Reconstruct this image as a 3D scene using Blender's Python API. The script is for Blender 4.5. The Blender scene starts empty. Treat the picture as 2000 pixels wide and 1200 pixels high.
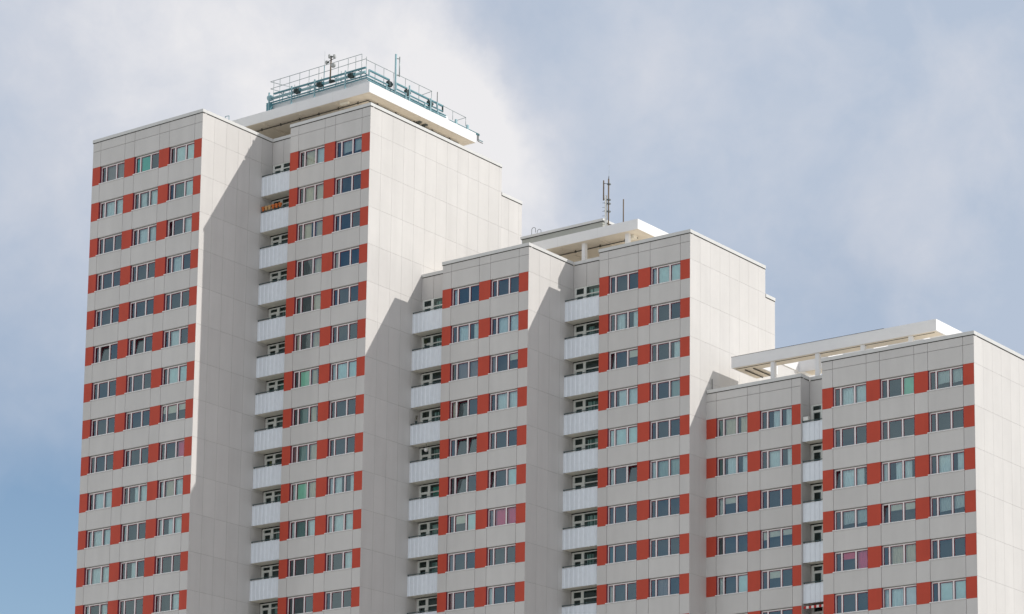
import bpy, math, random
from mathutils import Matrix, Vector
random.seed(7)
R = math.radians
sc = bpy.context.scene
COL = sc.collection

# ------------------------------------------------------------------ materials
def srgb(r, g, b):
    f = lambda c: (c / 255 / 12.92) if c / 255 <= 0.04045 else ((c / 255 + 0.055) / 1.055) ** 2.4
    return (f(r), f(g), f(b), 1)

def mat(name, col, rough=0.7, metal=0.0, var=0.0, noise=0.0, nscale=1.0, spec=0.3, streak=0.0):
    m = bpy.data.materials.new(name); m.use_nodes = True
    nt = m.node_tree; N = nt.nodes; L = nt.links
    b = N['Principled BSDF']
    b.inputs['Roughness'].default_value = rough
    b.inputs['Metallic'].default_value = metal
    b.inputs['Specular IOR Level'].default_value = spec
    c = (col[0], col[1], col[2], 1)
    b.inputs['Base Color'].default_value = c
    if var or noise or streak:
        hsv = N.new('ShaderNodeHueSaturation'); hsv.inputs['Color'].default_value = c
        L.new(hsv.outputs['Color'], b.inputs['Base Color'])
        val = None
        def addv(out, lo, hi, fmin=0.0, fmax=1.0):
            nonlocal val
            mr = N.new('ShaderNodeMapRange')
            mr.inputs['From Min'].default_value = fmin; mr.inputs['From Max'].default_value = fmax
            mr.inputs['To Min'].default_value = lo; mr.inputs['To Max'].default_value = hi
            L.new(out, mr.inputs['Value'])
            if val is None: val = mr.outputs['Result']
            else:
                mu = N.new('ShaderNodeMath'); mu.operation = 'MULTIPLY'
                L.new(val, mu.inputs[0]); L.new(mr.outputs['Result'], mu.inputs[1]); val = mu.outputs[0]
        if var:
            g = N.new('ShaderNodeNewGeometry'); addv(g.outputs['Random Per Island'], 1 - var, 1 + var)
        tc = N.new('ShaderNodeTexCoord')
        if noise:
            nz = N.new('ShaderNodeTexNoise'); nz.inputs['Scale'].default_value = nscale
            nz.inputs['Detail'].default_value = 6; nz.inputs['Roughness'].default_value = 0.6
            L.new(tc.outputs['Object'], nz.inputs['Vector'])
            addv(nz.outputs['Fac'], 1 - noise, 1 + noise, 0.3, 0.7)
        if streak:
            mp = N.new('ShaderNodeMapping'); mp.inputs['Scale'].default_value = (1.1, 1.1, 0.10)
            nz = N.new('ShaderNodeTexNoise'); nz.inputs['Scale'].default_value = 1.0; nz.inputs['Detail'].default_value = 5
            L.new(tc.outputs['Object'], mp.inputs['Vector']); L.new(mp.outputs['Vector'], nz.inputs['Vector'])
            addv(nz.outputs['Fac'], 1 - streak, 1 + streak * 0.3, 0.35, 0.65)
        L.new(val, hsv.inputs['Value'])
    return m

M = {}
M['panel'] = mat('facade_panel', (0.590, 0.573, 0.557), 0.6, var=0.028, noise=0.025, nscale=0.5, streak=0.04, spec=.4)
M['core'] = mat('joint_concrete', (0.24, 0.235, 0.22), 0.9, noise=0.08, nscale=2)
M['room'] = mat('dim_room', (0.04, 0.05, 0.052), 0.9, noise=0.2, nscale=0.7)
M['red'] = mat('red_panel_paint', (0.50, 0.066, 0.036), 0.55, var=0.07, noise=0.04, nscale=1.2, streak=0.06)
M['coping'] = mat('zinc_coping', (0.62, 0.62, 0.61), 0.55, metal=0.0, noise=0.04, nscale=2, var=0.03)
M['dark'] = mat('dark_gap_strip', (0.05, 0.05, 0.045), 0.9, noise=0.1, nscale=3)  # dark strip stands in for the shadow gap under the copings
M['frame'] = mat('white_window_frame', (0.86, 0.81, 0.81), 0.45, noise=0.03, nscale=4)
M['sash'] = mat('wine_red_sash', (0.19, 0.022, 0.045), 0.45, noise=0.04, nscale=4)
M['sill'] = mat('pale_metal_sill', (0.76, 0.75, 0.75), 0.5, noise=0.03, nscale=3)
M['balcony'] = mat('corrugated_white_sheet', (0.80, 0.85, 0.91), 0.5, noise=0.03, nscale=2, streak=0.05)
M['soffit'] = mat('cream_soffit', (0.84, 0.80, 0.70), 0.85, noise=0.04, nscale=1.5)
M['rail'] = mat('dark_teal_handrail', (0.06, 0.10, 0.105), 0.45, noise=0.1, nscale=5)
M['doorframe'] = mat('white_door_frame', (0.80, 0.82, 0.78), 0.5, noise=0.03, nscale=4)
M['canopy'] = mat('white_canopy_concrete', (0.78, 0.78, 0.79), 0.7, noise=0.03, nscale=0.8, var=0.02)
M['csoffit'] = mat('sand_canopy_soffit', (0.76, 0.69, 0.59), 0.85, noise=0.05, nscale=0.8)
M['roof'] = mat('pale_gravel_roof', (0.80, 0.75, 0.66), 0.95, noise=0.08, nscale=5)
M['pipe'] = mat('dark_drain_pipe', (0.07, 0.065, 0.055), 0.6, noise=0.1, nscale=5)
M['plant'] = mat('grey_plant_room', (0.40, 0.405, 0.37), 0.8, noise=0.04, nscale=1.2, streak=0.05)
M['teal'] = mat('teal_steel', (0.10, 0.25, 0.29), 0.5, noise=0.08, nscale=4)
M['teal2'] = mat('pale_teal_steel', (0.27, 0.43, 0.47), 0.5, noise=0.08, nscale=4)
M['motor'] = mat('dark_drive_unit', (0.035, 0.055, 0.055), 0.55, noise=0.15, nscale=8)
M['galv'] = mat('galvanised_tube', (0.33, 0.38, 0.38), 0.4, metal=0.3, noise=0.06, nscale=6)
M['antenna'] = mat('pale_antenna_shell', (0.42, 0.43, 0.42), 0.5, noise=0.04, nscale=6)
M['brown'] = mat('brown_fibreglass_tube', (0.17, 0.125, 0.085), 0.6, noise=0.1, nscale=6)
M['steel'] = mat('dark_mast_steel', (0.12, 0.13, 0.125), 0.5, noise=0.1, nscale=8)
M['pot'] = mat('orange_terracotta', (0.56, 0.16, 0.045), 0.75, noise=0.08, nscale=12)
M['creampot'] = mat('cream_pot_clay', (0.56, 0.36, 0.17), 0.75, noise=0.08, nscale=12)
M['earth'] = mat('potting_soil', (0.05, 0.035, 0.022), 0.95, noise=0.2, nscale=20)
M['lamp'] = mat('white_lampshade', (0.80, 0.80, 0.78), 0.6, noise=0.02, nscale=8)
M['plastic'] = mat('white_plastic_box', (0.74, 0.74, 0.71), 0.5, noise=0.02, nscale=8)
M['twig'] = mat('dry_plant_stem', (0.22, 0.19, 0.12), 0.8, noise=0.1, nscale=12)
M['leaf'] = mat('balcony_plant_leaf', (0.05, 0.085, 0.04), 0.7, noise=0.2, nscale=14)
M['white'] = mat('white_awning_cloth', (0.75, 0.73, 0.70), 0.85, noise=0.03, nscale=6)
M['awnred'] = mat('red_awning_cloth', (0.45, 0.03, 0.03), 0.85, noise=0.05, nscale=6)
M['ground'] = mat('pale_paving', (0.50, 0.49, 0.465), 0.95, noise=0.25, nscale=0.05)

def glass_mat(name, tint, refl, base):
    m = bpy.data.materials.new(name); m.use_nodes = True
    nt = m.node_tree; N = nt.nodes; L = nt.links
    for n in list(N): N.remove(n)
    out = N.new('ShaderNodeOutputMaterial'); mx = N.new('ShaderNodeMixShader')
    tr = N.new('ShaderNodeBsdfTransparent'); tr.inputs['Color'].default_value = tint
    gl = N.new('ShaderNodeBsdfGlossy'); gl.inputs['Color'].default_value = refl; gl.inputs['Roughness'].default_value = 0.015
    fr = N.new('ShaderNodeFresnel'); fr.inputs['IOR'].default_value = 1.5
    mr = N.new('ShaderNodeMapRange'); mr.inputs['From Max'].default_value = 1.0
    mr.inputs['To Min'].default_value = base; mr.inputs['To Max'].default_value = 1.0
    tc = N.new('ShaderNodeTexCoord'); nz = N.new('ShaderNodeTexNoise')
    nz.inputs['Scale'].default_value = 0.9; nz.inputs['Detail'].default_value = 2
    bp = N.new('ShaderNodeBump'); bp.inputs['Strength'].default_value = 0.12; bp.inputs['Distance'].default_value = 0.02
    L.new(tc.outputs['Object'], nz.inputs['Vector']); L.new(nz.outputs['Fac'], bp.inputs['Height'])
    L.new(bp.outputs['Normal'], gl.inputs['Normal'])
    L.new(fr.outputs['Fac'], mr.inputs['Value']); L.new(mr.outputs['Result'], mx.inputs['Fac'])
    L.new(tr.outputs['BSDF'], mx.inputs[1]); L.new(gl.outputs['BSDF'], mx.inputs[2]); L.new(mx.outputs['Shader'], out.inputs['Surface'])
    return m
M['glass'] = glass_mat('window_glass', (0.92, 0.98, 0.96, 1), (0.68, 0.88, 0.95, 1), 0.125)
M['doorglass'] = glass_mat('balcony_door_glass', (0.55, 0.70, 0.66, 1), (0.75, 0.95, 0.92, 1), 0.05)

CURT = {'w': (.82, .92, .93), 'b': (.78, .90, .88), 't': (.03, .60, .48), 'T': (.10, .24, .22), 'g': (.36, .76, .56),
        'c': (.80, .70, .55), 'h': (.80, .74, .62), 'u': (.34, .29, .30), 'p': (.95, .11, .27), 'P': (.95, .11, .20), 'r': (.40, .05, .05),
        'v': (.60, .68, .68), 'B': (.85, .86, .88), 's': (.50, .62, .60), 'y': (.50, .40, .08), 'o': (.5, .6, .58)}
CNAME = {'t': 'bright teal blind', 'T': 'dark green curtain', 'g': 'mint green blind', 'c': 'cream curtain', 'p': 'pink curtain',
         'P': 'half drawn pink blind', 'r': 'dark red curtain', 'h': 'half lowered cream blind', 'u': 'mauve curtain', 'b': 'closed pale roller blind',
         'v': 'short white net curtain', 'B': 'white board filling the pane', 's': 'diagonally draped net curtain', 'w': 'white net curtain', 'y': 'yellow curtain'}
for k, c in CURT.items():
    M['c_' + k] = mat('curtain_' + CNAME.get(k, 'cloth').replace(' ', '_'), c, 0.9, noise=0.05, nscale=3)

# ------------------------------------------------------------------ mesh builder
class MB:
    def __init__(s): s.v = []; s.f = []; s.mi = []; s.mats = []; s.smooth = []
    def m(s, k):
        if k not in s.mats: s.mats.append(k)
        return s.mats.index(k)
    def quad(s, pts, k, sm=False):
        b = len(s.v); s.v += [tuple(p) for p in pts]; s.f.append(tuple(range(b, b + len(pts)))); s.mi.append(s.m(k)); s.smooth.append(sm)
    def box(s, x0, x1, y0, y1, z0, z1, k):
        b = len(s.v)
        s.v += [(x0, y0, z0), (x1, y0, z0), (x1, y1, z0), (x0, y1, z0), (x0, y0, z1), (x1, y0, z1), (x1, y1, z1), (x0, y1, z1)]
        for q in ((0, 3, 2, 1), (4, 5, 6, 7), (0, 1, 5, 4), (1, 2, 6, 5), (2, 3, 7, 6), (3, 0, 4, 7)):
            s.f.append(tuple(b + i for i in q)); s.mi.append(s.m(k)); s.smooth.append(False)
    def tube(s, p0, p1, r, k, n=8, r1=None):
        p0 = Vector(p0); p1 = Vector(p1); r1 = r if r1 is None else r1
        d = (p1 - p0).normalized(); a = Vector((0, 0, 1)) if abs(d.z) < 0.9 else Vector((1, 0, 0))
        u = d.cross(a).normalized(); w = d.cross(u)
        b = len(s.v)
        for p, rr in ((p0, r), (p1, r1)):
            for i in range(n):
                t = 2 * math.pi * i / n
                s.v.append(tuple(p + u * math.cos(t) * rr + w * math.sin(t) * rr))
        for i in range(n):
            j = (i + 1) % n
            s.f.append((b + i, b + j, b + n + j, b + n + i)); s.mi.append(s.m(k)); s.smooth.append(True)
        s.f.append(tuple(b + i for i in reversed(range(n)))); s.mi.append(s.m(k)); s.smooth.append(False)
        s.f.append(tuple(b + n + i for i in range(n))); s.mi.append(s.m(k)); s.smooth.append(False)
    def path(s, pts, r, k, n=6):
        for a, b in zip(pts, pts[1:]): s.tube(a, b, r, k, n)
    def lathe(s, prof, c, k, n=14, smooth=True):
        b = len(s.v)
        for (r, z) in prof:
            for i in range(n):
                t = 2 * math.pi * i / n
                s.v.append((c[0] + r * math.cos(t), c[1] + r * math.sin(t), c[2] + z))
        for q in range(len(prof) - 1):
            for i in range(n):
                j = (i + 1) % n
                s.f.append((b + q * n + i, b + q * n + j, b + (q + 1) * n + j, b + (q + 1) * n + i)); s.mi.append(s.m(k)); s.smooth.append(smooth)
        s.f.append(tuple(b + i for i in reversed(range(n)))); s.mi.append(s.m(k)); s.smooth.append(False)
        s.f.append(tuple(b + (len(prof) - 1) * n + i for i in range(n))); s.mi.append(s.m(k)); s.smooth.append(False)
    def mesh(s, name):
        me = bpy.data.meshes.new(name); me.from_pydata(s.v, [], s.f)
        for k in s.mats: me.materials.append(M[k])
        me.polygons.foreach_set('material_index', s.mi); me.polygons.foreach_set('use_smooth', s.smooth)
        me.update(); return me

def link(name, me, parent=None, loc=None, label=None):
    o = bpy.data.objects.new(name, me); COL.objects.link(o)
    if parent: o.parent = parent
    if loc is not None: o.location = loc
    if label: o['label'] = label
    return o

def part(name, mb, parent, label=None):          # vertices in world coordinates -> child of parent
    w = Vector((0, 0, 0)); p = parent
    while p: w += Vector(p.location); p = p.parent
    mb.v = [(x - w.x, y - w.y, z - w.z) for x, y, z in mb.v]
    return link(name, mb.mesh(name), parent, None, label)

def thing(name, label, cat, loc, group=None):
    o = bpy.data.objects.new(name, None); COL.objects.link(o); o.location = loc
    o.empty_display_size = 0.5
    o['label'] = label; o['category'] = cat
    if group: o['group'] = group
    return o

def single(name, mb, label, cat, group=None):
    if mb.v:
        xs = [v[0] for v in mb.v]; ys = [v[1] for v in mb.v]; zs = [v[2] for v in mb.v]
        w = ((min(xs) + max(xs)) / 2, (min(ys) + max(ys)) / 2, min(zs))
        mb.v = [(x - w[0], y - w[1], z - w[2]) for x, y, z in mb.v]
    o = link(name, mb.mesh(name), None, w)
    o['label'] = label; o['category'] = cat
    if group: o['group'] = group
    return o

# ------------------------------------------------------------------ dimensions (metres; camera eye at the origin)
GZ = -1.7
H = 2.8
Z0 = {1: 70.83, 2: 59.58, 3: 48.42}             # top of the highest window row of each tower
TOP = {1: 2.22, 2: 2.11, 3: 2.11}               # coping top above that
ROWS = {1: 13, 2: 10, 3: 6}
B = {'1a': (1, -144.9, -133.52, 133.99, 3), '1b': (1, -130.35, -122.55, 139.96, 2),
     '2a': (2, -119.41, -111.54, 144.68, 2), '2b': (2, -108.29, -100.46, 148.72, 2),
     '3a': (3, -100.46, -92.73, 150.79, 2), '3b': (3, -89.66, -78.25, 148.50, 3)}
BACK = {1: 155.4, 2: 158.5, 3: 161.5}
RT, WH = 0.26, 1.42                             # panel thickness / window height
GAP = 0.014                                     # half joint
ST = 0.016                                      # side panel thickness

# ------------------------------------------------------------------ window kit (local origin: top-left of the opening on the facade face)
WW = 2.58
PANES = ((0.088, 0.472), (0.578, 1.547), (1.653, 2.487))
def frame_mesh():
    b = MB(); y0, y1 = 0.165, 0.255
    b.box(0.002, 0.014, 0.012, 0.163, -WH + .07, -0.004, 'sash'); b.box(WW - .014, WW - .002, 0.012, 0.163, -WH + .07, -0.004, 'sash')  # jamb lining in sash red; its dark tone stands in for reveal shade
    b.box(0.002, 0.085, y0, y1, -1.385, -0.115, 'frame'); b.box(2.49, WW - .002, y0, y1, -1.385, -0.115, 'frame')
    b.box(0.002, WW - .002, y0, y1, -0.115, -0.045, 'frame'); b.box(0.002, WW - .002, y0, y1, -WH + .002, -1.385, 'frame')
    b.box(0.002, WW - .002, 0.14, y1, -0.045, -0.002, 'core')  # dark head strip: shade under the lintel put into the colour
    b.box(0.475, 0.575, y0, y1, -1.385, -0.115, 'frame'); b.box(1.55, 1.65, y0, y1, -1.385, -0.115, 'frame')
    return b.mesh('window_frame')
def tilt(p, yb, zb, a):
    y, z = p[1] - yb, p[2] - zb
    return (p[0], yb + y * math.cos(a) + z * math.sin(a), zb + z * math.cos(a) - y * math.sin(a))
def sash_glass(code):
    sb, gb = MB(), MB()
    for i, (x0, x1) in enumerate(PANES):
        n0, m0 = len(sb.v), len(gb.v)
        t = 0.036; z0, z1 = -1.385, -0.12; ya, yb = 0.185, 0.245
        sb.box(x0, x0 + t, ya, yb, z0, z1, 'sash'); sb.box(x1 - t, x1, ya, yb, z0, z1, 'sash')
        sb.box(x0 + t, x1 - t, ya, yb, z0, z0 + t, 'sash'); sb.box(x0 + t, x1 - t, ya, yb, z1 - t, z1, 'sash')
        e = random.uniform(-.007, .007); e2 = random.uniform(-.006, .006)
        gb.quad([(x0 + t, 0.21 + e, z0 + t), (x1 - t, 0.21 - e, z0 + t), (x1 - t, 0.21 - e + e2, z1 - t), (x0 + t, 0.21 + e + e2, z1 - t)], 'glass')
        if code[i] == 'o':
            for q in range(n0, len(sb.v)): sb.v[q] = tilt(sb.v[q], yb, z0, R(9))
            for q in range(m0, len(gb.v)): gb.v[q] = tilt(gb.v[q], yb, z0, R(9))
    return sb.mesh('sash'), gb.mesh('glass')
def curtain_mesh(code, seed):
    rr = random.Random(seed); b = MB(); Y = 0.37
    for i, k in enumerate(code):
        if k in '.o': continue
        x0, x1 = PANES[i]; x0 -= 0.03; x1 += 0.03; zt, zb = -0.10, -1.40
        if k == 'h' or k == 'P': zb = -0.10 - rr.uniform(0.42, 0.62)
        if k == 'v': zb = -0.95 - rr.uniform(0, .12)
        if k in 'btghPBTc' and not (k in 'Tc'):
            b.quad([(x0, Y - .10, zb), (x1, Y - .10, zb), (x1, Y - .10, zt), (x0, Y - .10, zt)], 'c_' + k)
            continue
        if k in 'wcr' and rr.random() < 0.3 and x1 - x0 > 0.6:
            if rr.random() < .5: x1 = x0 + (x1 - x0) * rr.uniform(.55, .8)
            else: x0 = x1 - (x1 - x0) * rr.uniform(.55, .8)
        n = max(6, int((x1 - x0) / 0.022)); ph = rr.uniform(0, 6); per = rr.uniform(.10, .16); amp = rr.uniform(.012, .03)
        base = len(b.v); yy = lambda x, z: Y + amp * math.sin(2 * math.pi * (x + (0.25 * z if k == 's' else 0)) / per + ph) + .4 * amp * math.sin(2 * math.pi * x / per / 2.7 + ph * 2)
        for j in range(n + 1):
            x = x0 + (x1 - x0) * j / n
            zl = zb + (0.06 * abs(math.sin(2.2 * (x - x0))) if k == 'v' else 0)
            b.v.append((x, yy(x, zl), zl)); b.v.append((x, yy(x, zt), zt))
        for j in range(n):
            b.f.append((base + 2 * j, base + 2 * j + 2, base + 2 * j + 3, base + 2 * j + 1)); b.mi.append(b.m('c_' + k)); b.smooth.append(True)
    return b.mesh('curtain')
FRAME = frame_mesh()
sillb = MB(); sillb.box(-0.06, WW - .004, -0.05, 0.164, -WH + .005, -WH + .062, 'sill'); SILL = sillb.mesh('sill')
SG = {}
CODES = {
 '1a': ['.uu tt. .bb', 'www .ww .Tb', '... .ww o.w', '... ... .w.', '... ... ...', '.o. .o. .w.', '... ... .bb', '... ... hhh', '... ... ..p',
        '.ww .ww wcw', 'www w.. www', 'www .w. ...', 'w.w ... r.w'],
 '1b': ['.cw .vv', '.cc ...', '.cc ...', '..c c..', 'T.c ...', 'c.c ...', '.gc wbb', '.Tc ...', 'rTc ...', 'wgc www', 'wTw www', '... ..w', '... ...'],  # top row: pale curtains stand in for reflections in the glass
 '2a': ['w.. ...', '.ww .ww', '.uu u.h', 'co. .ww', '.oo ...', '.o. o.b', '.hb upp', 'u.. ...', 'r.. w..', '... .w.'],
 '2b': ['... wbb', '.ww w..', 'o.h ..w', '.ww ..s', 'bbb ...', 'w.o wss', '... ...', 'T.. ...', 'c.. .u.', 'b.. ...'],
 '3a': ['Tcc .ww', 'Tww .ww', 'wh. ...', '... hhh', 'w.b .h.', '.w. ...'],
 '3b': ['.ww ..g .vv', '... ... ...', 'oww www .ww', '.vv ohh .vv', '.Pp .cc ...', '... wwB .bb']}
def make_window(tower, key, r, i, code, pos):
    loc = Vector(pos) - Vector(tower.location)
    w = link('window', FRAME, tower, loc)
    pat = ''.join('o' if c == 'o' else '-' for c in code)
    pat = pat + str((r * 7 + i * 5 + ord(key[0]) + 3 * ord(key[1])) % 6)
    if pat not in SG: SG[pat] = sash_glass(pat)
    link('sash', SG[pat][0], w, label='sash tilted open' if 'o' in pat else None); link('glass', SG[pat][1], w); link('sill', SILL, w)
    if code.strip('.o'):
        k = max((c for c in code if c not in '.o'), key=lambda c: 'bwhvTcusrgtpPBy'.index(c))
        link('curtain', curtain_mesh(code, hash((key, r, i)) if False else r * 31 + i * 7 + len(key) + ord(key[0]) * 3 + ord(key[1])), w, label=CNAME.get(k))

# ------------------------------------------------------------------ building blocks
def facade(tower, key):
    t, x0, x1, y, n = B[key]; z0 = Z0[t]; rows = ROWS[t]
    op = [(x0 + 0.82 + 3.6 * i, x0 + 0.82 + 3.6 * i + WW) for i in range(n)]
    xs = [x0] + [e for o in op for e in o] + [x1 - ST - .004]
    wb = MB()
    zt = z0 + TOP[t] - 0.25
    # core behind the windows, closed by a side wall strip
    yc = y + 0.62
    zl = z0 - H * (rows - 1) - WH - (H - WH)       # lower end of the modelled storeys
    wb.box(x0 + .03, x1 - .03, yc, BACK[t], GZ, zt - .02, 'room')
    for i, (a, b) in enumerate(zip(xs, xs[1:])):
        g0 = GAP if i else 0; g1 = GAP if i < len(xs) - 2 else 0
        wide = i % 2 == 1
        wb.box(a + g0, b - g1, y, y + RT, z0 + 1.25 + GAP, zt, 'panel')
        wb.box(a + g0, b - g1, y, y + RT, z0, z0 + 1.25 - GAP, 'panel')
        for r in range(rows):
            za = z0 - H * r - WH
            wb.box(a + g0, b - g1, y, y + RT, za - (H - WH), za, 'panel')
        for q in range(20):                        # plain lower storeys, out of the picture
            za = zl - H * q - GAP
            if za - H < GZ: break
            wb.box(a + g0, b - g1, y, y + RT, za - H + 2 * GAP, za, 'panel')
    # backing behind the grey bands and red panels (joint ground)
    wb.box(x0 + .03, x1 - .03, y + RT - .10, y + RT + .05, z0 + .004, zt - .02, 'core')
    for r in range(rows):
        za = z0 - H * r - WH
        wb.box(x0 + .03, x1 - .03, y + RT - .10, y + RT + .05, za - (H - WH) + .004, za - .004, 'core')
    wb.box(x0 + .03, x1 - .03, y + RT - .10, yc - .003, GZ, zl - .02, 'core')
    for i in range(0, len(xs) - 1, 2):             # piers behind the red panels
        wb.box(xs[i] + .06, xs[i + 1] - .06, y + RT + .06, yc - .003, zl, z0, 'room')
    part('wall', wb, tower)
    for r in range(rows):
        zz = z0 - H * r
        cs = CODES[key][r].split()
        for i in range(n): make_window(tower, key, r, i, cs[i], (op[i][0], y, zz))
        for i in range(0, len(xs) - 1, 2):
            rb = MB(); rb.box(xs[i] + (0.003 if i == 0 else 0.006), xs[i + 1] - 0, y + .004, y + RT, zz - WH + .006, zz - .006, 'red')
            part('red_panel', rb, tower)

def side(tower, key, y1, y0=None, z_top=None, name='side_wall'):
    """panelled side wall facing +X on plane x1, from the facade back to y1"""
    t, xa, x, yf, n = B[key]; z0 = Z0[t]
    wb = MB(); zt = (z0 + TOP[t] - 0.25) if z_top is None else z_top
    y0 = yf if y0 is None else y0
    T = ST
    ys = [y0]
    yy = yf + 1.26
    while yy < y1 - 0.3:
        if yy > y0 + .3: ys.append(yy)
        yy += 1.26
    ys.append(y1)
    zs = [GZ, ] + [z0 - H * k for k in range(30) if z0 - H * k > GZ + 1][::-1]
    if zt - z0 > .3: zs.append(zt)
    else: zs[-1] = zt
    wb.box(x - .5, x - T, y0 + (RT + .06 if y0 == yf else 0), y1, GZ, zt - .02, 'core')
    if y0 == yf: wb.box(x - .0195, x - T, y0 + .002, y0 + RT + .06, GZ, zt - .02, 'core')
    for a, b in zip(ys, ys[1:]):
        for c, d in zip(zs, zs[1:]):
            ya = a + (0.0 if (a == yf) else GAP * .42)
            wb.box(x - T, x, ya, b - (GAP * .42 if b < y1 else 0), c + GAP * .42, d - GAP * .42, 'panel')
    # return edge of the front panels
    part(name, wb, tower)

def coping(tower, pts, zt, closed=False, name='coping'):
    """flashing along a polyline of (x, y) with outward normal on the right-hand side; boxes only for axis-parallel runs"""
    b = MB()
    for (xa, ya, xb, yb, side_) in pts:
        o = 0.05; w = 0.42
        if side_ == '-y':
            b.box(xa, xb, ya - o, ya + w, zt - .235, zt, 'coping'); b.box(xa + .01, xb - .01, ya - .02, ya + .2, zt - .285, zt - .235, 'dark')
        if side_ == '+x':
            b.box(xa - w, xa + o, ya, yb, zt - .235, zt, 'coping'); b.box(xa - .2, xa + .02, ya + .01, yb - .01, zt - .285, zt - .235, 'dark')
        if side_ == '-x':
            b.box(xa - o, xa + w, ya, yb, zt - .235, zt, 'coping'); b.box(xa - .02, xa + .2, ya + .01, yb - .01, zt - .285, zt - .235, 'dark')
    return part(name, b, tower)

def recess(tower, t, xa, xb, y, yb, rows, pr, key, kinds=None):
    """recessed strip with balconies; y = back wall plane, yb = parapet plane"""
    z0 = Z0[t]; w = xb - xa; zt = z0 + TOP[t] - .25
    wb = MB()
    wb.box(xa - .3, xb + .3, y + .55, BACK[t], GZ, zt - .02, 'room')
    wb.box(xa, xb, y + .03, y + .5, z0 + .14, zt - .02, 'core')
    xs = [xa, xa + w * .36, xa + w * .7, xb]
    for a, b in zip(xs, xs[1:]):
        wb.box(a + GAP, b - GAP, y, y + .03, z0 + .12, zt, 'panel')
    part('recess_wall', wb, tower)
    dt = 0.22 if t == 1 else (0.42 if t == 2 else 0.30)
    db, dg = MB(), MB()
    # door with transom, then window with transom (local coordinates, z = 0 at the row top)
    ztop = 0.12; zbot = -2.38; f = 'doorframe'; ya, ybk = 0.02, 0.10
    db.box(0.0, 0.10, ya, y * 0 + .3, zbot, ztop, 'panel')
    db.box(0.10, 0.24, ya, ybk, zbot, ztop, f); db.box(0.90, 1.13, ya, ybk, zbot, ztop, f); db.box(w - .16, w - .003, ya, ybk, zbot, ztop, f)
    db.box(0.24, .90, ya, ybk, 0.02, ztop, f); db.box(1.13, w - .16, ya, ybk, 0.05, ztop, f)
    zd = 0.02 - dt
    db.box(0.24, .90, ya, ybk, zd - .17, zd, f); db.box(1.13, w - .16, ya, ybk, zd - .13, zd - .05, f)
    db.box(0.24, .90, ya, ybk, zbot, zbot + .5, f); db.box(1.13, w - .16, ya, ybk, zbot, zbot + .95, f)
    db.box(0.24, 0.30, ya - .015, ybk, zbot + .5, zd - .17, f); db.box(.84, .90, ya - .015, ybk, zbot + .5, zd - .17, f)
    for q in ((.24, .90, zd, .02), (.30, .84, zbot + .5, zd - .17), (1.13, w - .16, zd - .05, .05), (1.13, w - .16, zbot + .95, zd - .13)):
        dg.quad([(q[0], .06, q[2]), (q[1], .06, q[2]), (q[1], .06, q[3]), (q[0], .06, q[3])], 'doorglass')
    DM, DG = db.mesh('balcony_door'), dg.mesh('glass')
    # balcony: slab + corrugated parapet + handrail (local origin: row top, on the parapet plane)
    zp1, zp0 = pr
    sb = MB(); dpt = y - yb
    sb.box(0.003, w - .003, 0.07, dpt - .003, -2.60, -2.42, 'soffit')
    sb.box(0.02, 0.08, .08, .14, -2.42, zp1 - .03, 'rail'); sb.box(w - .08, w - .02, .08, .14, -2.42, zp1 - .03, 'rail')
    SM = sb.mesh('balcony')
    pb = MB(); per = 0.40; n = int(round(w / per)); per = (w - .01) / n
    prof = []
    for i in range(n):
        xo = .005 + i * per
        prof += [(xo, 0.0), (xo + per * .42, 0.0), (xo + per * .52, .034), (xo + per * .90, .034)]
    prof.append((w - .005, 0.0))
    bs = 0
    for (x, yv) in prof:
        pb.v += [(x, yv, zp0), (x, yv, zp1), (x, yv + .012, zp0), (x, yv + .012, zp1)]
    for i in range(len(prof) - 1):
        a = 4 * i; c = a + 4
        for q in ((a, c, c + 1, a + 1), (a + 2, a + 3, c + 3, c + 2), (a + 1, c + 1, c + 3, a + 3), (a, a + 2, c + 2, c)):
            pb.f.append(q); pb.mi.append(pb.m('balcony')); pb.smooth.append(False)
    pb.box(0.004, w - .004, -.012, .058, zp1, zp1 + .035, 'balcony')
    PM = pb.mesh('parapet')
    rb = MB()
    rb.box(0.005, w - .005, .0, .055, zp1 + .125, zp1 + .165, 'rail')
    for q in range(4): rb.box(.06 + q * (w - .16) / 3, .10 + q * (w - .16) / 3, .012, .045, zp1 + .036, zp1 + .125, 'rail')
    RM = rb.mesh('handrail')
    for r in range(rows):
        zz = z0 - H * r
        o = link('balcony_door', DM, tower, Vector((xa, y, zz)) - Vector(tower.location))
        link('glass', DG, o)
        kk = (kinds or {}).get(r)
        if kk or r % 3 != 2:
            cb = MB(); rr = random.Random(r * 5 + t * 3 + int(w * 100)); k = kk or 'w'
            full = 1.2 + (w - 1.4) * (1 if kk else rr.uniform(.25, 1))
            if kk == 'y': xq0, xq1 = .24, .90
            else: xq0, xq1 = 1.15, full
            nn = 24; bse = 0
            for j in range(nn + 1):
                x = xq0 + (xq1 - xq0) * j / nn
                yv = .36 + .025 * math.sin(j * 2.3 + r)
                cb.v += [(x, yv, -2.2), (x, yv, -.05)]
            for j in range(nn):
                cb.f.append((2 * j, 2 * j + 2, 2 * j + 3, 2 * j + 1)); cb.mi.append(cb.m('c_' + ('T' if k == 'w' and rr.random() < .5 else k))); cb.smooth.append(True)
            link('curtain', cb.mesh('curtain'), o, label=CNAME.get(kk) if kk else None)
        if r < rows:
            bo = link('balcony', SM, tower, Vector((xa, yb, zz)) - Vector(tower.location))
            link('parapet', PM, bo); link('handrail', RM, bo)

def roof(tower, boxes):
    b = MB()
    for (x0, x1, y0, y1, z) in boxes: b.box(x0, x1, y0, y1, z - .15, z, 'roof')
    part('roof', b, tower)

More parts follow.
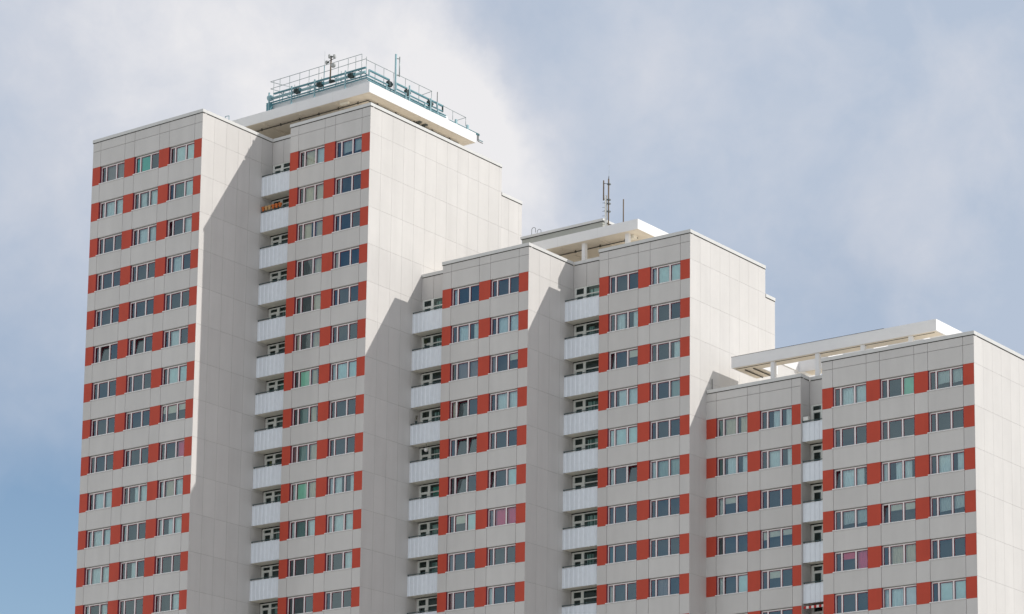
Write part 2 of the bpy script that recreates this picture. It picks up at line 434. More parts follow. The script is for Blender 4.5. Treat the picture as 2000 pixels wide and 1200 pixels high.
def core_box(tower, x0, x1, y0, y1, z1, name='rear_wall'):
    b = MB(); b.box(x0, x1, y0, y1, GZ, z1, 'panel'); return part(name, b, tower)

# ================================================================== ground
gb = MB(); S = 4000
gb.quad([(-S, -S, GZ), (S, -S, GZ), (S, S, GZ), (-S, S, GZ)], 'ground')
g = link('ground', gb.mesh('ground')); g['kind'] = 'structure'

# ================================================================== tower 1 (tallest)
T1 = thing('apartment_tower', 'tallest red and grey apartment tower, at left, with teal railings on its roof canopy', 'building', (-133.5, 145, GZ), 'stepped row of red and grey apartment towers')
T2 = thing('apartment_tower', 'middle-height red and grey apartment tower with a brown antenna mast on its roof', 'building', (-111.5, 150, GZ), 'stepped row of red and grey apartment towers')
T3 = thing('apartment_tower', 'lowest red and grey apartment tower, at right, with an open white pergola on its roof', 'building', (-89.5, 154, GZ), 'stepped row of red and grey apartment towers')
zt = {k: Z0[k] + TOP[k] for k in Z0}

facade(T1, '1a'); facade(T1, '1b')
side(T1, '1a', 141.44); side(T1, '1b', 155.4)
side(T1, '1b', 158.0, y0=155.4, z_top=Z0[1] - .25, name='rear_side_wall')
recess(T1, 1, -133.52, -130.35, 141.44, 140.36, 13, (-1.17, -2.62), '1', {8: 'y', 6: 't'})
coping(T1, [(-144.95, 133.99, -133.47, 0, '-y'), (-133.52, 134.415, 0, 141.38, '+x'), (-133.465, 141.44, -130.36, 0, '-y'),
            (-130.40, 139.96, -122.50, 0, '-y'), (-122.55, 140.385, 0, 155.4, '+x'), (-130.35, 140.385, 0, 141.385, '-x')], zt[1])
coping(T1, [(-122.55, 155.42, 0, 158.0, '+x')], Z0[1], name='rear_coping')
core_box(T1, -144.88, -123.1, 155.42, 158.0, Z0[1] - .06)
core_box(T1, -144.9, -144.6, 134.25, 155.4, zt[1] - .26, 'end_wall')
core_box(T1, -130.35, -130.1, 140.22, 141.9, zt[1] - .26, 'return_wall')
roof(T1, [(-144.5, -133.9, 134.45, 155.3, zt[1] - .20), (-133.9, -130.0, 141.9, 155.3, zt[1] - .215), (-130.0, -122.9, 140.5, 155.3, zt[1] - .20)])

# ================================================================== tower 2
facade(T2, '2a'); facade(T2, '2b')
side(T2, '2a', 150.04); side(T2, '2b', 158.5)
side(T2, '2b', 159.8, y0=158.5, z_top=Z0[2] - .25, name='rear_side_wall')
recess(T2, 2, -122.55, -119.41, 146.10, 145.10, 9, (-1.22, -2.64), '2z', {5: 't'})
recess(T2, 2, -111.54, -108.29, 150.04, 148.99, 10, (-1.22, -2.64), '2m')
coping(T2, [(-122.50, 146.10, -119.42, 0, '-y'), (-119.46, 144.68, -111.49, 0, '-y'), (-111.54, 145.105, 0, 149.98, '+x'), (-111.485, 150.04, -108.30, 0, '-y'),
            (-108.34, 148.72, -100.41, 0, '-y'), (-100.46, 149.145, 0, 158.5, '+x'), (-119.41, 145.105, 0, 146.045, '-x'), (-108.29, 149.145, 0, 149.985, '-x')], zt[2])
coping(T2, [(-100.46, 158.52, 0, 159.8, '+x')], Z0[2], name='rear_coping')
core_box(T2, -122.5, -101.0, 158.52, 159.8, Z0[2] - .06)
core_box(T2, -110.0, -100.46, 159.803, 166.0, 55.7)
core_box(T2, -119.41, -119.16, 144.94, 146.6, zt[2] - .26, 'return_wall')
core_box(T2, -108.29, -108.04, 148.98, 150.6, zt[2] - .26, 'return_wall')
roof(T2, [(-122.5, -119.0, 146.6, 158.4, zt[2] - .215), (-119.0, -111.9, 145.2, 158.4, zt[2] - .20), (-111.9, -108.0, 150.5, 158.4, zt[2] - .215), (-108.0, -100.9, 149.3, 158.4, zt[2] - .20)])

# ================================================================== tower 3
facade(T3, '3a'); facade(T3, '3b')
side(T3, '3a', 151.95); side(T3, '3b', 161.5)
recess(T3, 3, -92.73, -89.66, 151.95, 150.97, 6, (-1.38, -2.66), '3')
coping(T3, [(-100.40, 150.79, -92.68, 0, '-y'), (-92.73, 151.215, 0, 151.89, '+x'), (-92.675, 151.95, -89.67, 0, '-y'),
            (-89.71, 148.50, -78.20, 0, '-y'), (-78.25, 148.925, 0, 161.5, '+x'), (-89.66, 148.925, 0, 151.895, '-x')], zt[3])
core_box(T3, -89.66, -89.41, 148.76, 152.5, zt[3] - .26, 'return_wall')
roof(T3, [(-100.4, -93.1, 151.3, 161.4, zt[3] - .20), (-93.1, -89.3, 152.4, 161.4, zt[3] - .215), (-89.3, -78.6, 149.0, 161.4, zt[3] - .20)])

# ------------------------------------------------------------------ roof canopies
def canopy_slab(tower, x0, x1, y0, y1, z0, z1):
    b = MB()
    b.box(x0, x1, y0, y1, z0 + .03, z1, 'canopy')
    b.box(x0 + .12, x1 - .12, y0 + .12, y1 - .12, z0 - .0, z0 + .03, 'csoffit')
    b.box(x0 + .02, x1 - .02, y0 + .02, y0 + .12, z0 + .015, z0 + .03, 'csoffit'); b.box(x1 - .12, x1 - .02, y0 + .12, y1 - .02, z0 + .015, z0 + .03, 'csoffit')
    # panel seams of the fascia and soffit
    x = x1 - 3.6
    while x > x0 + 1:
        b.box(x - .006, x + .006, y0 - .002, y0 + .02, z0 + .03, z1 - .02, 'coping'); b.box(x - .05, x + .05, y0 + .3, y1 - .3, z0 - .05, z0 - .001, 'csoffit'); x -= 3.6
    return part('roof_canopy', b, tower)
def post(cn, x, y, zb, ztp, w=.30):
    b = MB(); b.box(x - w / 2, x + w / 2, y - w / 2, y + w / 2, zb, ztp, 'canopy'); part('post', b, cn)
def drain(cn, pts, z, hang):
    b = MB(); b.path([(x, y, z) for x, y in pts], .045, 'pipe', 8)
    for (xa, ya), (xb, yb) in zip(pts, pts[1:]):
        L = math.hypot(xb - xa, yb - ya); n = max(1, int(L / 1.9))
        for i in range(n):
            t = (i + .5) / n; x, y = xa + (xb - xa) * t, ya + (yb - ya) * t
            b.box(x - .03, x + .03, y - .03, y + .03, z, z + hang, 'pipe'); b.box(x - .08, x + .08, y - .05, y + .05, z - .06, z + .04, 'pipe')
    part('drain_pipe', b, cn)

C1 = canopy_slab(T1, -143.3, -124.16, 141.60, 154.15, 74.74, 75.55)
for x in (-141.7, -137.0, -132.2, -126.4):
    for y in (143.9, 151.9): post(C1, x, y, zt[1] - .5, 74.74)
drain(C1, [(-142.5, 142.55), (-125.12, 142.55), (-125.12, 153.2)], 74.62, .12)
lb = MB()
for y in (148.2, 148.9):                        # floodlights hanging under the canopy edge
    lb.box(-124.95, -124.89, y - .03, y + .03, 74.40, 74.74, 'steel'); lb.box(-125.08, -124.76, y - .12, y + .12, 74.26, 74.42, 'steel'); lb.box(-125.12, -124.72, y - .15, y + .15, 74.66, 74.73, 'steel')
part('floodlight', lb, C1)
lb = MB(); lb.box(-127.4, -126.6, 142.0, 142.25, 74.60, 74.735, 'soffit'); part('ceiling_lamp', lb, C1)
hb = MB(); hb.path([(-137.63, 140.5, zt[1] - .3), (-137.63, 140.5, 75.46), (-137.24, 140.5, 75.43), (-137.24, 140.5, zt[1] - .3)], .024, 'teal', 6); part('roof_ladder', hb, T1)
# upstand carrying the rails
ub = MB(); ub.box(-134.62, -124.88, 142.10, 151.6, 75.17, 76.22, 'canopy'); UP = part('roof_upstand', ub, C1)

C2 = canopy_slab(T2, -119.0, -106.38, 150.74, 157.2, 63.42, 64.20)
for x in (-118.0, -114.8, -111.48, -107.6): post(C2, x, 151.25, zt[2] - .5, 63.42)
for x in (-118.0, -111.48, -107.6): post(C2, x, 156.3, zt[2] - .5, 63.42)
drain(C2, [(-118.5, 152.05), (-107.3, 152.05)], 63.30, .12)
lb = MB(); lb.box(-107.75, -107.25, 151.5, 151.9, 63.15, 63.42, 'soffit'); part('ceiling_lamp', lb, C2)
pb = MB(); pb.box(-118.62, -111.14, 153.0, 156.6, 64.20, 65.60, 'plant'); pr = part('plant_room', pb, T2)
pb = MB(); pb.box(-118.72, -111.04, 152.90, 156.7, 65.60, 65.78, 'coping'); pb.box(-118.66, -111.10, 152.96, 156.64, 65.555, 65.60, 'dark'); part('coping', pb, pr)
hb = MB()
for x, zt_, y in ((-117.87, 66.25, 153.2), (-117.50, 66.10, 153.4)):
    hb.path([(x, y, 65.78), (x, y, zt_)] + [(x + .18 - .18 * math.cos(q), y, zt_ + .17 * math.sin(q)) for q in [math.pi * i / 8 for i in range(1, 9)]] + [(x + .36, y, 65.78 if y > 153.3 else 66.0)], .02, 'steel', 6)
part('roof_ladder', hb, pr)

# tower 3: open pergola ring
pg = MB(); zb3, zt3 = 52.30, 53.09
pg.box(-99.32, -83.01, 152.22, 153.47, zb3, zt3, 'canopy')
pg.box(-99.32, -97.50, 153.473, 155.45, zb3, zt3, 'canopy')
pg.box(-96.30, -83.01, 155.72, 156.95, zb3, zt3, 'canopy')
pg.box(-84.20, -83.01, 153.473, 155.717, zb3, zt3, 'canopy')
for x in (-96.0, -92.38, -88.78, -85.06): pg.box(x - .09, x + .09, 153.473, 155.717, zb3 + .06, zt3 - .05, 'canopy')
for q in ((-99.2, -83.13, 152.34, 153.35), (-99.2, -97.62, 153.48, 155.33), (-95.5, -83.13, 155.84, 156.83)):
    pg.box(q[0], q[1], q[2], q[3], zb3 - .022, zb3 - .001, 'csoffit')
pg.box(-99.1, -83.3, 152.50, 152.54, zb3 - .05, zb3 - .023, 'pipe')
pg.box(-99.33, -87.0, 152.20, 152.24, zt3 + .001, zt3 + .02, 'dark')
C3 = part('roof_canopy', pg, T3)
for x in (-96.0, -92.38, -88.78, -85.06):
    post(C3, x, 152.5, zt[3] - .5, zb3 - .023); post(C3, x, 156.3, zt[3] - .5, zb3 - .023)
pb = MB(); pb.path([(-98.6, 152.9, zb3 - .08), (-98.6, 155.2, zb3 - .08)], .04, 'pipe', 8); pb.path([(-97.9, 152.9, zb3 - .08), (-97.9, 155.2, zb3 - .08)], .04, 'pipe', 8); part('drain_pipe', pb, C3)
fb = MB(); fb.path([(-100.35, 151.35, zt[3]), (-100.35, 151.35, zt[3] + .95)], .03, 'steel', 6); part('vent_pipe', fb, T3)

# ------------------------------------------------------------------ facade-lift rails on tower 1
G = thing('maintenance_gantry', 'teal steel facade-lift rails and guard rails running round the top of the tallest tower', 'gantry', (-129.5, 142.0, 75.55))
YF, XF = 141.86, -124.66
b = MB()
for z, zf in ((75.93, 76.08), (76.08, 76.25)): b.box(-134.72, XF + .06, YF - .06, YF + .06, zf - .032, zf + .032, 'teal'); b.box(XF - .06, XF + .06, YF + .062, 151.1, z - .026, z + .026, 'teal')
part('track_rail', b, G)
b = MB()
b.tube((-134.2, YF + .05, 76.58), (-124.85, YF + .05, 76.58), .105, 'teal2', 10); part('main_beam', b, G)
b = MB()
b.box(-134.0, -124.78, YF - .08, YF + .08, 76.85, 76.94, 'teal'); part('upper_beam', b, G)
b = MB()
for y0, y1 in ((142.15, 144.35), (145.25, 146.4), (146.75, 149.0), (149.3, 150.7)):
    b.box(XF - .09, XF + .05, y0, y1, 76.69, 76.79, 'teal'); b.box(XF - .07, XF + .03, y0, y1, 76.28, 76.35, 'teal')
    b.box(XF - .08, XF + .04, y0 - .06, y0, 76.26, 76.80, 'teal2'); b.box(XF - .08, XF + .04, y1, y1 + .06, 76.26, 76.80, 'motor')
part('side_frame', b, G)
for x in (-134.35, -132.05, -129.72, -126.66): 
    b = MB(); b.box(x - .045, x + .045, YF - .19, YF - .085, 75.18, 77.02, 'teal2'); part('post', b, G)
for y in (143.98, 146.2, 148.45, 150.0):
    b = MB(); b.box(XF + .06, XF + .14, y - .04, y + .04, 75.18, 76.30, 'teal2'); part('post', b, G)
for y, h in ((144.95, 76.9), (146.62, 77.0), (149.12, 76.8)):
    b = MB(); b.box(XF + .07, XF + .15, y - .05, y + .05, 75.18, h, 'teal2'); part('post', b, G)
for x in (-131.65, -129.35, -126.25):
    b = MB(); b.tube((x - .18, YF - .05, 76.60), (x + .08, YF - .05, 76.60), .16, 'motor', 10); b.box(x - .1, x + .32, YF - .14, YF + .1, 76.38, 76.72, 'motor'); b.tube((x + .34, YF - .04, 76.6), (x + .45, YF - .04, 76.6), .13, 'teal', 10); part('drive_unit', b, G)
for y in (144.45, 146.52, 149.2):
    b = MB(); b.box(XF - .12, XF + .10, y - .16, y + .16, 76.22, 76.62, 'motor'); b.tube((XF, y - .3, 76.48), (XF, y + .3, 76.48), .11, 'motor', 8); part('drive_unit', b, G)
b = MB(); b.tube((-134.5, YF - .02, 76.62), (-134.2, YF - .02, 76.62), .22, 'teal2', 12); b.box(-134.6, -134.2, YF - .16, YF + .12, 75.18, 76.2, 'teal'); part('end_roller', b, G)
for x in (-133.4, -130.6, -128.0, -125.6):                       # inclined stays
    b = MB(); b.tube((x, YF + .1, 76.86), (x + .9, YF + .7, 76.35), .03, 'teal', 6); b.tube((x + .3, YF + .1, 76.86), (x - .4, YF + .7, 76.40), .03, 'teal', 6); part('stay', b, G)
# guard rails
YG = 142.55
b = MB()
rl = lambda p, q: b.tube(p, q, .022, 'galv', 6)
rl((-135.05, YG, 78.33), (-125.8, YG, 78.42)); rl((-135.02, YG, 77.75), (-125.35, YG, 77.95)); rl((-135.05, YG, 78.33), (-133.9, YG + 2.4, 78.2)); rl((-135.02, YG, 77.75), (-133.9, YG + 2.4, 77.6))
rl((-125.8, YG, 78.42), (-125.8, YG, 76.4)); rl((-125.35, YG, 78.1), (-125.35, YG, 76.4))
for i, x in enumerate((-134.68, -134.04, -133.05, -132.02, -131.06, -130.08, -128.12, -127.15, -126.4)): rl((x, YG, 76.3), (x, YG, 78.34))
for x in (-132.8, -128.1): rl((x, YG + .3, 76.3), (x, YG + .3, 77.7))
part('guard_rail', b, G)
b = MB()
rl((-124.95, 142.05, 77.62), (-124.95, 149.75, 77.68)); rl((-124.95, 149.75, 77.68), (-126.0, 149.75, 77.6))
for y in (142.1, 143.1, 144.1, 145.2, 146.6, 148.2, 149.7): rl((-124.95, y, 76.3), (-124.95, y, 77.63))
rl((-124.95, 150.9, 76.95), (-124.95, 153.9, 76.9)); rl((-124.95, 153.9, 76.9), (-126.1, 153.9, 76.85))
for y in (152.3, 153.9): rl((-124.95, y, 76.2), (-124.95, y, 76.93))
part('guard_rail', b, G)
b = MB()
for z in (75.60, 75.70): b.box(-124.42, -124.32, 151.2, 154.9, z - .02, z + .02, 'teal')
for y in (152.0, 153.4): b.box(-124.42, -124.30, y - .09, y + .09, 75.18, 76.0, 'teal2')
b.box(-124.42, -124.32, 154.7, 154.76, 75.15, 75.72, 'steel'); b.box(-124.42, -124.36, 154.76, 155.35, 75.10, 75.14, 'steel'); b.box(-124.42, -124.36, 154.76, 155.35, 75.24, 75.28, 'teal')
part('end_track', b, G)

# ------------------------------------------------------------------ antennas
A = thing('antenna_mast', 'short rusty mast carrying four pale dish antennas above the teal rails', 'antenna', (-128.25, 141.80, 76.6))
b = MB(); b.tube((-128.25, 141.8, 76.6), (-128.2, 141.8, 78.45), .055, 'brown', 8); b.tube((-128.25, 141.75, 76.62), (-127.85, 141.7, 76.5), .09, 'motor', 8); b.box(-128.3, -127.8, 141.74, 141.86, 76.42, 76.56, 'motor'); part('pole', b, A)
def dish(c, r, d, dirv, k='antenna'):
    b = MB(); d0 = Vector(dirv).normalized(); c = Vector(c)
    b.tube(c, c + d0 * d, r, k, 18, r * .94); b.tube(c + d0 * d, c + d0 * (d + .03), r * .94, k, 18, r * .6); b.tube(c - d0 * .14, c, r * .35, 'steel', 8); part('dish', b, A)
dish((-127.88, 141.72, 77.72), .20, .10, (.35, -.9, 0)); dish((-128.52, 141.75, 78.1), .16, .12, (-.95, -.3, 0)); dish((-128.2, 141.7, 78.5), .17, .12, (-.75, -.65, .0)); dish((-127.92, 141.8, 78.45), .17, .10, (1, .25, 0))
b = MB(); b.tube((-128.55, 141.8, 78.18), (-127.85, 141.8, 78.3), .025, 'steel', 6); part('bracket', b, A)

b = MB(); b.tube((-129.75, 142.75, 76.22), (-129.72, 142.75, 78.45), .03, 'teal', 6); b.tube((-129.72, 142.75, 78.45), (-129.70, 142.75, 79.6), .009, 'galv', 5)
single('whip_antenna', b, 'thin whip antenna rising behind the guard rail of the tallest tower', 'antenna')
A2 = thing('panel_antenna', 'tall pale green H-shaped antenna on the sunlit edge of the tallest tower', 'antenna', (-124.30, 144.68, 75.56))
b = MB(); b.tube((-124.30, 144.68, 75.18), (-124.30, 144.68, 78.78), .075, 'teal2', 10); part('pole', b, A2)
b = MB(); b.tube((-124.30, 145.12, 77.15), (-124.30, 145.12, 78.72), .045, 'galv', 8); part('pole', b, A2)
b = MB(); b.tube((-124.30, 144.68, 78.45), (-124.30, 145.12, 78.55), .03, 'steel', 6); b.tube((-124.30, 144.68, 77.08), (-124.30, 145.12, 77.25), .03, 'steel', 6); part('bracket', b, A2)
b = MB(); b.tube((-124.5, 149.85, 76.3), (-124.5, 149.85, 76.75), .07, 'teal2', 8); b.tube((-124.5, 149.85, 76.75), (-124.5, 149.85, 77.55), .03, 'steel', 6)
single('rod_antenna', b, 'short dark rod antenna at the rear end of the teal rails', 'antenna')
for (x, y, h, lab) in ((-131.6, 143.0, 1.25, 'thin banded rod near the left end of the guard rail'), (-130.2, 143.0, 1.35, 'thin banded rod right beside the whip antenna')):
    b = MB(); b.tube((x, y, 76.22), (x, y, 76.4 + h), .018, 'galv', 5); b.tube((x, y, 76.4 + h * .55), (x, y, 76.4 + h * .95), .028, 'antenna', 6)
    single('aerial_rod', b, lab, 'antenna', 'aerial rods behind the teal rails')

MA = thing('antenna_mast', 'tall brown and white antenna mast with climbing rungs on the middle tower', 'antenna', (-110.68, 152.6, 64.2))
b = MB(); b.tube((-110.60, 152.6, 64.2), (-110.60, 152.6, 68.55), .055, 'brown', 8); b.tube((-110.60, 152.6, 68.55), (-110.58, 152.6, 68.75), .03, 'steel', 6); b.tube((-110.58, 152.6, 68.75), (-110.56, 152.6, 69.6), .008, 'galv', 5); part('pole', b, MA)
b = MB(); b.tube((-110.80, 152.55, 64.2), (-110.80, 152.55, 67.3), .085, 'plastic', 10); part('white_tube', b, MA)
b = MB(); b.tube((-110.98, 152.5, 66.95), (-110.98, 152.5, 68.48), .05, 'brown', 8); part('side_tube', b, MA)
b = MB()
for z in (65.1, 65.4, 65.75, 66.1, 66.4, 66.75): b.tube((-110.85, 152.5, z), (-111.05, 152.45, z), .014, 'steel', 5)
part('rung', b, MA)
for z in (64.75, 66.05, 66.65, 66.95, 68.15):
    b = MB(); b.box(-110.68, -110.48, 152.5, 152.72, z - .05, z + .05, 'steel'); b.tube((-110.95, 152.5, z + .1), (-110.55, 152.6, z), .022, 'steel', 6); part('clamp', b, MA)
b = MB(); b.tube((-108.98, 152.6, 64.2), (-108.98, 152.6, 64.75), .035, 'steel', 6); b.tube((-108.98, 152.6, 64.75), (-108.98, 152.6, 66.72), .045, 'brown', 8); b.box(-109.19, -108.95, 152.5, 152.66, 64.2, 64.28, 'steel')
single('rod_antenna', b, 'single brown rod antenna standing right of the tall mast on the middle tower', 'antenna')

SH = Vector((-.62, .71, .38))
for o in [UP, G, A, A2] + [q for q in COL.objects if q.name.split('.')[0] in ('whip_antenna', 'aerial_rod')] + [q for q in COL.objects if q.name == 'rod_antenna']:
    o.location = Vector(o.location) + SH

MA.location.x += .27

# ------------------------------------------------------------------ small things on balconies
ZR = Z0[1] - H - 1.17 + .165                       # handrail top of the second balcony
POTL = ['orange flower pot at the left end of the pot row on the upper balcony rail', 'cream flower pot next to the leftmost orange pot', 'cream flower pot beside the third orange pot from the right end',
        'orange flower pot just right of the two cream pots', 'orange flower pot second from the right end of the pot row', 'orange flower pot at the right end of the pot row beside the red panel']
for i, x in enumerate((-133.30, -132.98, -132.66, -132.30, -131.95, -131.60)):
    k = 'creampot' if i in (1, 2) else 'pot'
    b = MB(); b.lathe([(.085, 0), (.125, .24), (.125, .242), (.15, .245), (.15, .33), (.125, .33), (.12, .29)], (x, 140.39, ZR), k, 14); b.lathe([(.118, .285), (.11, .30)], (x, 140.39, ZR), 'earth', 12)
    single('flower_pot', b, POTL[i], 'flower pot', 'flower pots in a row on the balcony rail')
b = MB()
pr_ = [(.16 * math.sin(math.pi * i / 10) + .001, .16 - .16 * math.cos(math.pi * i / 10)) for i in range(11)]
zl = Z0[2] - 4 * H - .42
b.lathe(pr_, (-121.35, 145.5, zl), 'lamp', 16); b.tube((-121.35, 145.5, zl + .32), (-121.35, 145.5, Z0[2] - 3 * H - 2.61), .012, 'steel', 5)
single('globe_lamp', b, 'white globe lamp hanging in front of a balcony door on the middle tower', 'lamp')
b = MB(); zb = Z0[3] - 1.38 + .166
b.box(-92.62, -92.22, 150.90, 151.12, zb, zb + .24, 'plastic'); b.box(-92.63, -92.21, 150.89, 151.13, zb + .24, zb + .265, 'plastic'); b.box(-92.66, -92.60, 150.93, 151.0, zb - .1, zb, 'rail')
single('planter_box', b, 'white box hooked on the top balcony rail of the lowest tower', 'box')
AW = thing('awning', 'red and white striped awning under the lowest visible balcony of the right tower', 'awning', (-91.2, 151.0, Z0[3] - 5 * H - .1))
b = MB(); zz = Z0[3] - 4 * H - 2.68; n = 14; x0, x1 = -92.55, -89.75
for i in range(n):
    xa = x0 + (x1 - x0) * i / n; xb = x0 + (x1 - x0) * (i + 1) / n; k = 'awnred' if i % 2 == 0 else 'white'
    b.quad([(xa, 150.75, zz - .22), (xb, 150.75, zz - .22), (xb, 151.9, zz + .02), (xa, 151.9, zz + .02)], k); b.quad([(xa, 150.75, zz - .22), (xa, 151.9, zz + .005), (xb, 151.9, zz + .005), (xb, 150.75, zz - .235)], k)
    b.box(xa, xb, 150.735, 150.748, zz - .40, zz - .22, k)
part('cloth', b, AW)
b = MB(); b.tube((x0, 150.77, zz - .21), (x0, 151.9, zz - .9), .02, 'galv', 6); b.tube((x1, 150.77, zz - .21), (x1, 151.9, zz - .9), .02, 'galv', 6); part('arm', b, AW)
# two small plants on balcony rails of the middle tower
for (x, r, lab) in ((-122.05, 3, 'bare twiggy plant on a balcony rail of the middle tower'), (-121.3, 1, 'small green plant on the second balcony of the middle tower')):
    z = Z0[2] - r * H - 1.22 + .166; P = thing('potted_plant', lab, 'plant', (x, 145.14, z), 'plants on balcony rails')
    b = MB(); b.lathe([(.06, 0), (.09, .16), (.08, .16), (.075, .13)], (x, 145.14, z), 'motor', 10); part('pot', b, P)
    b = MB(); rr = random.Random(r)
    for i in range(7):
        a = rr.uniform(0, 6.3); h = rr.uniform(.25, .55); e = (x + .12 * math.cos(a), 145.14 + .12 * math.sin(a), z + .13 + h)
        b.tube((x, 145.14, z + .12), e, .007, 'twig', 4)
        if r == 1 or i < 2:
            for q in range(5):
                t = .4 + .6 * q / 4; c = [x + (e[0] - x) * t, 145.14 + (e[1] - 145.14) * t, z + .13 + h * t]; s = .05
                b.quad([(c[0] - s, c[1], c[2]), (c[0], c[1] - s, c[2] + .02), (c[0] + s, c[1], c[2] + .05), (c[0], c[1] + s, c[2] + .02)], 'leaf')
    part('foliage', b, P)

# ------------------------------------------------------------------ world: sky with clouds, sun
EXPO = 0.45
D = Vector((1.0, .499, .816)).normalized()
elev = math.asin(D.z); rotz = math.atan2(D.x, D.y)
w = bpy.data.worlds.new('World'); sc.world = w; w.use_nodes = True
nt = w.node_tree; N = nt.nodes; L = nt.links
for n in list(N): N.remove(n)
out = N.new('ShaderNodeOutputWorld')
sky = N.new('ShaderNodeTexSky'); sky.sky_type = 'NISHITA'; sky.sun_disc = False; sky.sun_elevation = elev; sky.sun_rotation = rotz
sky.altitude = 50; sky.air_density = 1.0; sky.dust_density = 0.4; sky.ozone_density = 1.5
bg1 = N.new('ShaderNodeBackground'); bg1.inputs['Strength'].default_value = 0.085; L.new(sky.outputs['Color'], bg1.inputs['Color'])
bg2 = N.new('ShaderNodeBackground'); bg2.inputs['Strength'].default_value = 1.0
mixs = N.new('ShaderNodeMixShader'); L.new(bg1.outputs[0], mixs.inputs[1]); L.new(bg2.outputs[0], mixs.inputs[2]); L.new(mixs.outputs[0], out.inputs['Surface'])
tc = N.new('ShaderNodeTexCoord')
def skyc(r, g, b_, k=1.0):
    c = srgb(r, g, b_); q = k / 2 ** EXPO
    return (c[0] * q, c[1] * q, c[2] * q, 1)
def math_(op, a, b=None, clamp=False):
    n = N.new('ShaderNodeMath'); n.operation = op; n.use_clamp = clamp
    for i, v in enumerate((a, b)):
        if v is None: continue
        if isinstance(v, (int, float)): n.inputs[i].default_value = v
        else: L.new(v, n.inputs[i])
    return n.outputs[0]
def vmath(op, a, b):
    n = N.new('ShaderNodeVectorMath'); n.operation = op
    for i, v in enumerate((a, b)):
        if isinstance(v, tuple): n.inputs[i].default_value = v
        else: L.new(v, n.inputs[i])
    return n
def noise(vec, scale, detail, rough, off=(0, 0, 0), dist=0.0):
    m = vmath('ADD', vec, off)
    n = N.new('ShaderNodeTexNoise'); n.inputs['Scale'].default_value = scale; n.inputs['Detail'].default_value = detail; n.inputs['Roughness'].default_value = rough; n.inputs['Distortion'].default_value = dist
    L.new(m.outputs[0], n.inputs['Vector']); return n
dirv = tc.outputs['Generated']
nz0 = noise(dirv, 9, 6, .55, (3.1, 1.7, 4.2))
wob = vmath('MULTIPLY', vmath('SUBTRACT', nz0.outputs['Color'], (.5, .5, .5)).outputs[0], (.10, .10, .10))
dw = vmath('NORMALIZE', vmath('ADD', dirv, wob.outputs[0]).outputs[0], (0, 0, 0)).outputs[0]
def blob(d, s, wt):
    dd = Vector(d).normalized()
    dot = vmath('DOT_PRODUCT', dw, tuple(dd)).outputs['Value']
    e = math_('EXPONENT', math_('MULTIPLY', math_('SUBTRACT', dot, 1.0), 2.0 / (s * s)))
    return math_('MULTIPLY', e, wt)
def total(lst):
    a = lst[0]
    for b_ in lst[1:]: a = math_('ADD', a, b_)
    return a
# bright cloud bank and bluer gaps, placed by compass direction
edge_n = vmath('DOT_PRODUCT', dw, (-.7515, -.2942, -.5905)).outputs['Value']      # ragged front of the bright cloud bank
edge = N.new('ShaderNodeMapRange'); edge.interpolation_type = 'SMOOTHSTEP'; L.new(edge_n, edge.inputs['Value'])
edge.inputs['From Min'].default_value = -.026; edge.inputs['From Max'].default_value = .014
bank = math_('MULTIPLY', blob((-.600, .705, .372), .085, .95), edge.outputs['Result'])
bright = total([bank, blob((-.578, .739, .345), .028, .34), blob((-.6663, .6429, .3779), .05, .32), blob((-.7072, .6194, .3408), .05, .22), blob((-.529, .757, .383), .022, .30),
                blob((-.4454, .8266, .3441), .030, .32), blob((-.4654, .8238, .3238), .022, .22), blob((-.4303, .8191, .3793), .02, .15), blob((-.505, .79, .36), .03, .06)])
blue = total([blob((-.738, .648, .165), .062, 1.7), blob((-.73, .648, .22), .06, .22), blob((-.718, .633, .289), .045, .20), blob((-.4855, .8207, .3012), .035, .20), blob((-.566, .7223, .3973), .02, .10)])
n1 = noise(dirv, 9, 8, .58, (0.3, 5.1, 2.2), .5)
n2 = noise(dirv, 26, 8, .58, (7.3, 2.1, 0.2), .6)
n4 = noise(dirv, 70, 6, .6, (2.3, 9.1, 4.2), .3)
m = math_('ADD', bright, math_('MULTIPLY', math_('SUBTRACT', n1.outputs['Fac'], .47), .75))
m = math_('ADD', m, math_('MULTIPLY', math_('SUBTRACT', n2.outputs['Fac'], .5), .62))
m = math_('ADD', m, math_('MULTIPLY', math_('SUBTRACT', n4.outputs['Fac'], .5), .34))
cr = N.new('ShaderNodeValToRGB'); L.new(m, cr.inputs['Fac'])
cr.color_ramp.elements[0].position = 0.0; cr.color_ramp.elements[0].color = skyc(182, 195, 214)
cr.color_ramp.elements[1].position = 1.0; cr.color_ramp.elements[1].color = skyc(237, 236, 238)
e = cr.color_ramp.elements.new(.5); e.color = skyc(207, 212, 223)
# unseen sky behind the camera, brightened and warmed to fill the shaded facades
back = N.new('ShaderNodeMapRange'); L.new(vmath('DOT_PRODUCT', dirv, (-.57, .76, .30)).outputs['Value'], back.inputs['Value'])
back.inputs['From Min'].default_value = -.3; back.inputs['From Max'].default_value = .8; back.inputs['To Min'].default_value = 1.36; back.inputs['To Max'].default_value = 1.0
L.new(back.outputs['Result'], bg2.inputs['Strength'])
warm = N.new('ShaderNodeMix'); warm.data_type = 'RGBA'
wf = N.new('ShaderNodeMapRange'); L.new(vmath('DOT_PRODUCT', dirv, (-.57, .76, .30)).outputs['Value'], wf.inputs['Value'])
wf.inputs['From Min'].default_value = .2; wf.inputs['From Max'].default_value = .85; wf.inputs['To Min'].default_value = .8; wf.inputs['To Max'].default_value = 0.0
L.new(wf.outputs['Result'], warm.inputs[0]); L.new(cr.outputs['Color'], warm.inputs[6]); warm.inputs[7].default_value = skyc(216, 213, 207)
L.new(warm.outputs[2], bg2.inputs['Color'])
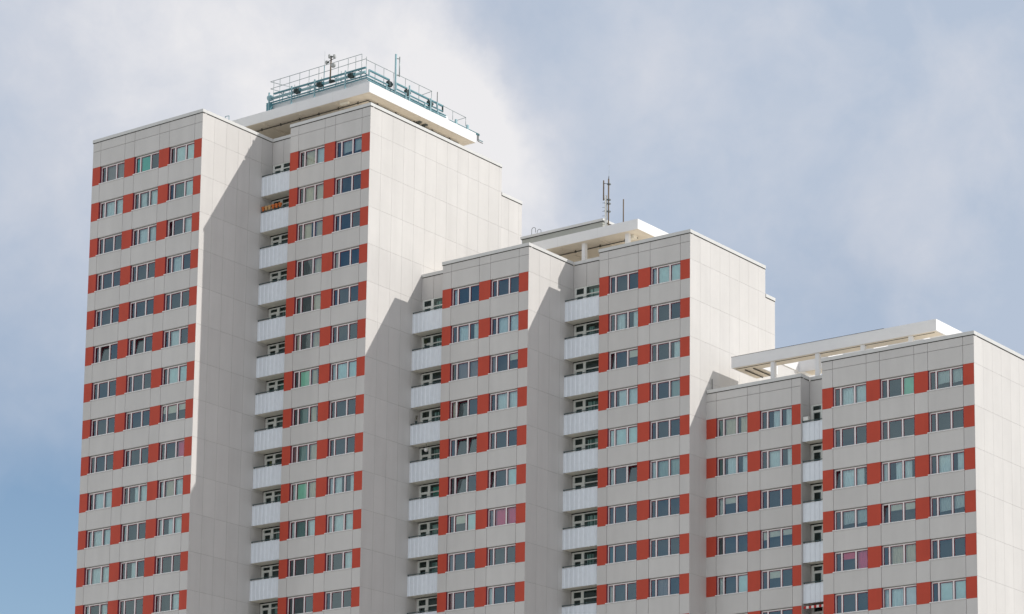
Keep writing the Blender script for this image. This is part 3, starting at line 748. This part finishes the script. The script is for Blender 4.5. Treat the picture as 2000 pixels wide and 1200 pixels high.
# cloud cover: thins to blue in the gaps and in the half of the sky behind the camera
n3 = noise(dirv, 3.2, 8, .6, (1.3, .4, 6.2), .5)
front = N.new('ShaderNodeMapRange'); L.new(vmath('DOT_PRODUCT', dirv, (-.57, .76, .30)).outputs['Value'], front.inputs['Value'])
front.inputs['From Min'].default_value = .80; front.inputs['From Max'].default_value = .95
front.inputs['To Min'].default_value = 0.0; front.inputs['To Max'].default_value = 1.0
cov_far = N.new('ShaderNodeMapRange'); L.new(n3.outputs['Fac'], cov_far.inputs['Value']); cov_far.inputs['From Min'].default_value = .36; cov_far.inputs['From Max'].default_value = .54
cover = N.new('ShaderNodeMix'); cover.data_type = 'FLOAT'
L.new(front.outputs['Result'], cover.inputs[0]); L.new(cov_far.outputs['Result'], cover.inputs[2]); cover.inputs[3].default_value = 1.0
L.new(math_('SUBTRACT', cover.outputs[0], math_('MULTIPLY', blue, front.outputs['Result']), True), mixs.inputs['Fac'])

sun = bpy.data.lights.new('sun', 'SUN'); sun.energy = 2.35; sun.angle = R(0.5); sun.color = (1.0, .955, .89)
so = bpy.data.objects.new('sun', sun); COL.objects.link(so); so.rotation_euler = D.to_track_quat('Z', 'Y').to_euler(); so.location = D * 300

# ------------------------------------------------------------------ camera
F, CX, CY = 5225.5, 1257.3, 1343.1
yaw, pitch, roll = CAMROT = (R(35.023), R(9.248), R(0.299))
fwd = Vector((-math.sin(yaw) * math.cos(pitch), math.cos(yaw) * math.cos(pitch), math.sin(pitch)))
r_ = Vector((math.cos(yaw), math.sin(yaw), 0)); u_ = r_.cross(fwd)
c_, s_ = math.cos(roll), math.sin(roll)
rt = c_ * r_ + s_ * u_; up = -s_ * r_ + c_ * u_
cam = bpy.data.cameras.new('camera'); co = bpy.data.objects.new('camera', cam); COL.objects.link(co)
co.matrix_world = Matrix(((rt.x, up.x, -fwd.x, 0), (rt.y, up.y, -fwd.y, 0), (rt.z, up.z, -fwd.z, 0), (0, 0, 0, 1)))
cam.sensor_fit = 'HORIZONTAL'; cam.sensor_width = 36; cam.lens = F / 2000 * 36
cam.shift_x = -(CX - 1000) / 2000; cam.shift_y = (CY - 600) / 2000
cam.clip_start = 1; cam.clip_end = 20000
sc.camera = co

sc.view_settings.view_transform = 'Standard'; sc.view_settings.look = 'None'
sc.view_settings.exposure = EXPO; sc.view_settings.gamma = 1
sc.render.engine = 'CYCLES'
sc.cycles.use_denoising = True
sc.cycles.max_bounces = 8; sc.cycles.transparent_max_bounces = 12
